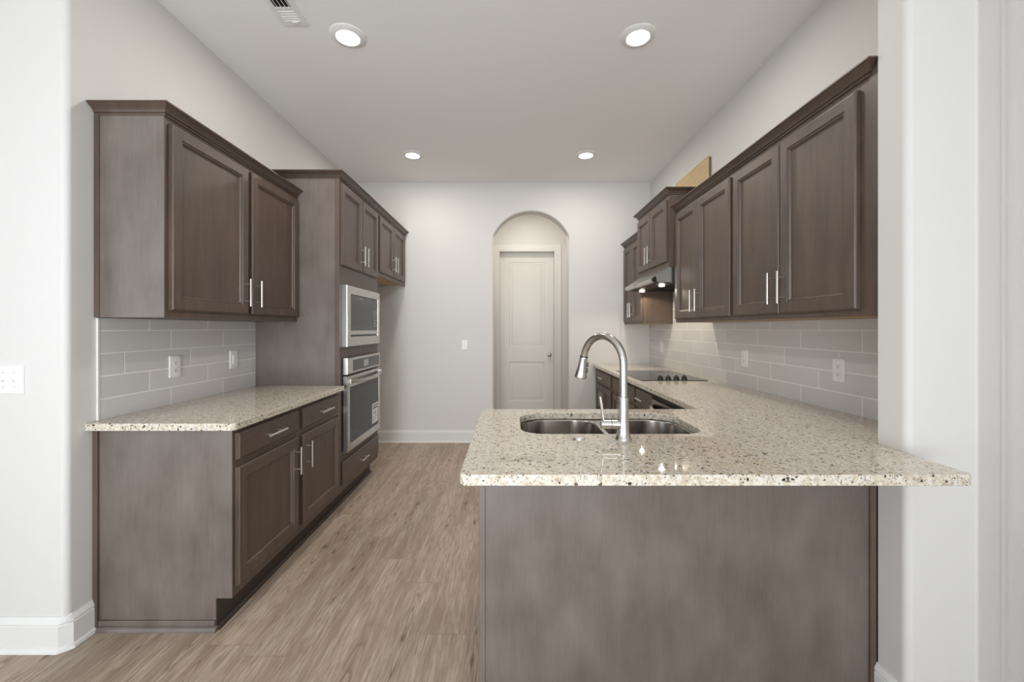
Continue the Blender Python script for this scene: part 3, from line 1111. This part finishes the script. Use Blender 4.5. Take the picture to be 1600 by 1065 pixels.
for a, b, hu in ((0.5, 15.2, 13.8), (15.6, 30.3, 17.0)):
    d = cab_door(pn, fn, a, b, 7.1, 27.9)
    pull(d, fn, hu, 23.0)
    cab_drawer(pn, fn, a, b, 29.2, 33.9)

# ---- L-shaped granite top with the sink cut-out
CX0, CY0, CY1, CX1 = -5.65, 45.45, 82.6, 51.3
FX = 37.85
outer = rounded_poly([(CX0, CY0), (CX1, CY0), (CX1, WY1 + 0.1), (XR - 0.02, WY1 + 0.1), (XR - 0.02, YB - 0.02), (FX, YB - 0.02), (FX, CY1), (CX0, CY1)],
                     [0.9, 0.9, 0, 0, 0.1, 0.2, 0.8, 0.9])
HX0, HX1, HYA, HYB = 1.75, 30.4, 63.2, 79.0
hole = rounded_poly([(HX0, HYA), (HX1, HYA), (HX1, HYB), (HX0, HYB)], [3.6, 3.6, 5.0, 5.0], 10)
tag(slab(outer, [hole], C_BOT, C_TOP).build('countertop', M['granite'], smooth=50),
    'large L-shaped speckled granite countertop holding the sink and the cooktop', 'countertop')

# ---- tile backsplash, right
m = MB()
m.box(XR - 0.35, XR - 0.02, WY1 + 0.12, R1, C_TOP + 0.02, 54.0)
m.box(XR - 0.35, XR - 0.02, R1, R2, C_TOP + 0.02, 66.6)
m.box(XR - 0.35, XR - 0.02, R2, YB - 0.05, C_TOP + 0.02, 54.0)
tag(m.build('tile_backsplash', M['tile']), 'long pale grey tile backsplash behind the cooktop and the L-shaped counter', 'backsplash')

# ---- undermount double sink
sk = thing('sink', (16, 71, 26), 'stainless undermount double bowl sink let into the granite counter', 'sink')
DVX = 16.0


def bowl(x0, x1, ra, rb):
    m = MB()
    top = [(x0, HYA - 0.1), (x1, HYA - 0.1), (x1, HYB + 0.1), (x0, HYB + 0.1)]
    bm = m.bm
    z_t = C_BOT - 0.05
    levels = [(-0.0, z_t), (0.05, z_t - 0.3), (0.35, z_t - 5.5), (0.7, z_t - 7.4), (1.6, z_t - 8.4), (3.2, z_t - 8.7)]
    rows = []
    for g, z in levels:
        q = [(top[0][0] + g, top[0][1] + g), (top[1][0] - g, top[1][1] + g), (top[2][0] - g, top[2][1] - g), (top[3][0] + g, top[3][1] - g)]
        rr = [max(0.6, v - g * 0.6) for v in (ra[0], rb[0], rb[1], ra[1])]
        rows.append([bm.verts.new((a, b, z)) for a, b in rounded_poly(q, rr, 8)])
    n = len(rows[0])
    for a, b in zip(rows, rows[1:]):
        for i in range(n):
            bm.faces.new((a[i], a[(i + 1) % n], b[(i + 1) % n], b[i]))
    bm.faces.new(rows[-1])
    o = m.build('bowl', M['steel_v'], sk)
    md = o.modifiers.new('thickness', 'SOLIDIFY')
    md.thickness = 0.06 * U
    md.offset = 1
    cx, cy = (x0 + x1) / 2, (HYA + HYB) / 2
    MB().lathe([(1.7, 0.0), (1.7, 0.06), (1.4, 0.1), (1.2, 0.02), (0.0, 0.0)], (cx, cy, z_t - 8.7), 24).build('drain', M['nickel'], o)
    return o


bowl(HX0 - 0.1, DVX - 0.35, (3.7, 5.1), (3.0, 4.2))
bowl(DVX + 0.35, HX1 + 0.1, (3.0, 4.2), (3.7, 5.1))
MB().box(DVX - 0.4, DVX + 0.4, HYA + 3.4, HYB - 3.6, C_BOT - 0.6, C_BOT - 0.08, 0.12).build('divider', M['steel'], sk)
# flange that closes the corners between the two bowls
m = MB()
for y0, y1, sgn in ((HYA - 0.1, HYA + 3.5, 1), (HYB + 0.1, HYB - 3.9, -1)):
    m = MB()
    pts = [(DVX - 0.35 - 3.6, y0), (DVX + 0.35 + 3.6, y0), (DVX + 2.2, y0 + sgn * 0.5), (DVX + 0.9, y0 + sgn * 1.6), (DVX + 0.4, y1), (DVX - 0.4, y1),
           (DVX - 0.9, y0 + sgn * 1.6), (DVX - 2.2, y0 + sgn * 0.5)]
    m.prism(pts, 'Z', C_BOT - 0.16, C_BOT - 0.1)
    m.build('flange', M['steel'], sk)

# ---- faucet
FXc, FYc = 16.5, 60.1
fc = thing('faucet', (FXc, FYc, C_TOP), 'brushed nickel gooseneck kitchen faucet with pull-down spray head, behind the sink', 'faucet')
m = MB()
m.lathe([(1.2, 0), (1.2, 0.12), (1.08, 0.3), (1.05, 0.45), (0.98, 0.55), (0.88, 1.2), (0.80, 2.2), (0.75, 3.2), (0.73, 5.9), (0.70, 6.1), (0.6, 6.16)], (FXc, FYc, C_TOP), 32)
m.build('base_column', M['faucet'], fc)
dirh = Vector((-4.6, 7.0, 0)).normalized()
R_ = 4.15
zc = 46.9
pts = [(FXc, FYc, C_TOP + 6.0), (FXc, FYc, 44.5)]
for k in range(0, 27):
    a = math.radians(170 * k / 26)
    c = Vector((FXc, FYc, zc)) + dirh * (R_ - R_ * math.cos(a)) + Vector((0, 0, R_ * math.sin(a)))
    pts.append(tuple(c))
m = MB()
m.tube(pts, 0.565, 20)
m.build('spout', M['faucet'], fc)
end = Vector(pts[-1])
dn = (Vector(pts[-1]) - Vector(pts[-2])).normalized()
m = MB()
m.lathe([(0.56, -0.02), (0.62, 0.05), (0.64, 0.25), (0.66, 0.9), (0.76, 2.0), (0.96, 3.1), (1.02, 3.35), (0.98, 3.5), (0.7, 3.52)], end, 28, dn)
sh = m.build('spray_head', M['faucet'], fc)
MB().lathe([(0.6, -0.14), (0.66, -0.13), (0.66, 0.02), (0.6, 0.03)], end, 24, dn).build('collar_ring', M['dark'], sh)
sd = Vector((1, -0.15, 0)).normalized()
m = MB()
for h, l in ((0.95, 0.7), (1.95, 0.7)):
    c = end + dn * (h + 0.35) + sd * (0.68 + 0.08 * h)
    m.box(c.x - 0.16, c.x + 0.16, c.y - 0.25, c.y + 0.25, c.z - 0.4, c.z + 0.4, 0.08)
m.build('spray_button', M['black'], sh)
m = MB()
hz = 38.25
m.tube([(FXc - 0.5, FYc, hz), (FXc - 1.75, FYc + 0.1, hz), (FXc - 1.78, FYc + 0.1, hz), (FXc - 3.2, FYc + 0.2, hz)], [0.68, 0.68, 0.65, 0.65], 20)
hb = m.build('valve_barrel', M['faucet'], fc)
MB().lathe([(0.69, 0), (0.69, 0.06)], (FXc - 1.73, FYc + 0.1, hz), 24, (-1, 0, 0)).build('seam_ring', M['dark'], hb)
MB().tube([(FXc - 2.85, FYc + 0.2, hz + 0.5), (FXc - 3.05, FYc + 0.2, hz + 2.0), (FXc - 3.35, FYc + 0.2, hz + 4.0)], [0.2, 0.2, 0.24], 12).build('lever', M['faucet'], hb)
tag(MB().lathe([(0.88, 0), (0.88, 0.1), (0.8, 0.2), (0.5, 0.24), (0.0, 0.24)], (10.1, 60.3, C_TOP), 28).build('hole_cover', M['nickel']),
    'small round metal hole cover on the granite left of the faucet', 'hole cover')

# ---- cooktop
ck = thing('cooktop', (50.7, 142, C_TOP), 'black glass electric cooktop with four knobs set on the granite under the hood', 'cooktop')
MB().box(40.4, 61.0, 127.2, 156.9, C_TOP + 0.01, C_TOP + 0.2, 0.06).build('glass_top', M['black_glass'], ck)
m = MB()
for cx, cy, r_ in ((45.8, 134.8, 3.6), (55.8, 136.5, 3.0), (45.8, 149.5, 3.0), (55.8, 149.8, 3.9)):
    for q in (r_, r_ - 0.9):
        m = MB()
        loops = [[(cx + rr_ * math.cos(a_ * math.pi / 24), cy + rr_ * math.sin(a_ * math.pi / 24), C_TOP + 0.2 + hh) for a_ in range(48)]
                 for rr_, hh in ((q - 0.06, -0.01), (q - 0.06, 0.004), (q, 0.004), (q, -0.01))]
        m.loft(loops, False, False)
        m.build('burner_ring', M['burner'], ck)
for x in (47.1, 49.6, 52.1, 54.6):
    m = MB()
    m.lathe([(0.95, 0), (0.95, 0.15), (0.78, 0.25), (0.72, 0.75), (0.66, 0.85), (0, 0.86)], (x, 129.4, C_TOP + 0.2), 24)
    m.box(x - 0.16, x + 0.16, 128.75, 130.05, C_TOP + 0.95, C_TOP + 1.45, 0.06)
    m.build('knob', M['black'], ck)

# ================================================================== ceiling fixtures
def downlight(x, y, label):
    t = thing('ceiling_light', (x, y, CEIL), label, 'ceiling light', 'recessed ceiling lights')
    m = MB()
    m.lathe([(3.95, 0.0), (3.95, -0.1), (3.7, -0.32), (2.75, -0.62), (2.6, -0.6), (2.6, -0.35)], (x, y, CEIL), 48)
    m.build('trim_ring', M['white'], t)
    m = MB()
    m.lathe([(2.59, -0.5), (2.2, -0.66), (0.0, -0.74)], (x, y, CEIL), 40)
    m.build('lens', M['lens'], t)
    return t


LIGHTS = [(-37.1, 94.5, 'lit round white ceiling light nearest the air vent'),
          (29.3, 94.5, 'lit round white ceiling light above the peninsula, near right'),
          (-37.5, 159.0, 'lit round white ceiling light in front of the fridge cabinet, far left'),
          (29.2, 159.0, 'lit round white ceiling light at the hood end, far right')]
proto = None
for x, y, lb in LIGHTS:
    if proto is None:
        proto = downlight(x, y, lb)
    else:
        c = copy_tree(proto)
        c.location = (x * U, y * U, CEIL * U)
        c['label'] = lb
    area_light('downlight_lamp', (x, y, CEIL - 0.85), (0, 0, 0), 5, 5, 8.2, (1.0, 0.94, 0.875), 180, 'DISK')

# ---- ceiling vent
vt = thing('ceiling_vent', (-47.1, 85, CEIL), 'white louvred air vent in the ceiling beside the nearest lamp', 'vent')
m = MB()
VX0, VX1, VY0, VY1 = -50.1, -44.4, 76.0, 91.2
bx = [(VX0, VX1, 90.0, VY1), (VX0, VX1, VY0, 77.2), (VX0, VX0 + 1.15, 77.2, 90.0), (VX1 - 1.15, VX1, 77.2, 90.0), (VX0 + 1.15, VX1 - 1.15, 86.0, 86.6), ]
for b in bx:
    m.box(*b, CEIL - 0.22, CEIL)
m.build('frame', M['white'], vt)
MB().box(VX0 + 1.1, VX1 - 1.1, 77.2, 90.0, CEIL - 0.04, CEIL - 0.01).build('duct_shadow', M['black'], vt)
for k in range(4):
    x = VX0 + 1.45 + k * 0.86
    MB().prism([(x, CEIL - 0.02), (x + 0.1, CEIL - 0.02), (x + 0.38, CEIL - 0.3), (x + 0.3, CEIL - 0.34)], 'Y', 77.2, 86.0).build('louvre', M['white'], vt)
for k in range(5):
    y = 86.75 + k * 0.66
    MB().prism([(y + 0.0, CEIL - 0.03), (y + 0.08, CEIL - 0.01), (y + 0.44, CEIL - 0.22), (y + 0.40, CEIL - 0.28)], 'X', VX0 + 1.15, VX1 - 1.15).build('louvre', M['white'], vt)
MB().box(-47.3, -46.1, 89.75, 90.05, CEIL - 0.5, CEIL - 0.2).build('damper_lever', M['white'], vt)

# ================================================================== outlets and switches
def plate_fn(kind, at):
    """local frame: u = right, v = up, d = out of the wall"""
    x, y, z = at
    if kind == 'L':
        return lambda u, v, d: (x + d, y + u, z + v)
    if kind == 'R':
        return lambda u, v, d: (x - d, y - u, z + v)
    return lambda u, v, d: (x + u, y - d, z + v)


def fbox(m, fn, u0, u1, v0, v1, d0, d1, bev=0.0):
    a, b = fn(u0, v0, d0), fn(u1, v1, d1)
    m.box(min(a[0], b[0]), max(a[0], b[0]), min(a[1], b[1]), max(a[1], b[1]), min(a[2], b[2]), max(a[2], b[2]), bev)


def plate(fn, t, w=2.85, h=4.6):
    m = MB()
    m.rings(fn, -w / 2, w / 2, -h / 2, h / 2, [(0, 0), (0, 0.14), (0.1, 0.24), (0.18, 0.25)])
    return m.build('cover_plate', M['white'], t)


def outlet(kind, at, label):
    t = thing('outlet', at, label, 'outlet')
    fn = plate_fn(kind, at)
    plate(fn, t)
    for v in (0.78, -0.78):
        m = MB()
        fbox(m, fn, -0.66, 0.66, v - 0.54, v + 0.54, 0.24, 0.31, 0.05)
        s = m.build('socket', M['white'], t)
        m = MB()
        for u0, u1, v0, v1 in ((-0.3, -0.2, 0.0, 0.32), (0.2, 0.3, 0.0, 0.28), (-0.1, 0.1, -0.36, -0.14)):
            fbox(m, fn, u0, u1, v + v0, v + v1, 0.305, 0.316)
        m.build('slots', M['slot'], s)
    m = MB()
    m.lathe([(0.1, 0.24), (0.1, 0.28), (0, 0.28)], fn(0, 0, 0), 12, Vector(fn(0, 0, 1)) - Vector(fn(0, 0, 0)))
    m.build('screw', M['white'], t)
    return t


def toggle_switch(kind, at, label, n=1):
    t = thing('light_switch', at, label, 'switch')
    fn = plate_fn(kind, at)
    plate(fn, t, 2.85 + 1.8 * (n - 1))
    for k in range(n):
        u = (k - (n - 1) / 2) * 1.8
        m = MB()
        fbox(m, fn, u - 0.2, u + 0.2, -0.45, 0.45, 0.24, 0.27)
        fbox(m, fn, u - 0.15, u + 0.15, -0.32, 0.02, 0.24, 0.62, 0.06)
        m.build('toggle', M['white'], t)
        m = MB()
        for v in (1.15, -1.15):
            m.lathe([(0.11, 0.24), (0.11, 0.275), (0, 0.28)], fn(u, v, 0), 12, Vector(fn(0, 0, 1)) - Vector(fn(0, 0, 0)))
        m.build('screws', M['display'], t)
    return t


XT = XL + 0.36
outlet('L', (XT, 88.2, 44.1), 'white double outlet on the taupe tiles above the short counter')
dm = thing('light_switch', (XT, 107.0, 44.2), 'white dimmer switch on the taupe tiles near the oven cabinet', 'switch')
fn = plate_fn('L', (XT, 107.0, 44.2))
plate(fn, dm)
m = MB()
fbox(m, fn, -0.66, 0.66, -1.32, 1.32, 0.24, 0.30, 0.03)
pd = m.build('paddle', M['white'], dm)
m = MB()
fbox(m, fn, -0.45, -0.2, -1.0, 1.0, 0.30, 0.40, 0.04)
m.build('slider', M['white'], pd)

XQ = XR - 0.36
outlet('R', (XQ, 80.2, 44.1), 'white double outlet on the grey tiles nearest the wing wall')
outlet('R', (XQ, 112.4, 44.1), 'white double outlet on the grey tiles midway along the long counter')
outlet('R', (XQ, 174.3, 44.4), 'white double outlet on the grey tiles in the corner beyond the cooktop')
toggle_switch('B', (-20.9, YB, 44.6), 'single white light switch on the far wall left of the arch')
toggle_switch('B', (-82.0, YS, 43.9), 'white three-toggle switch plate on the bright wall at the left edge', 3)

for o in bpy.data.objects:
    if '_o' in o:
        del o['_o']
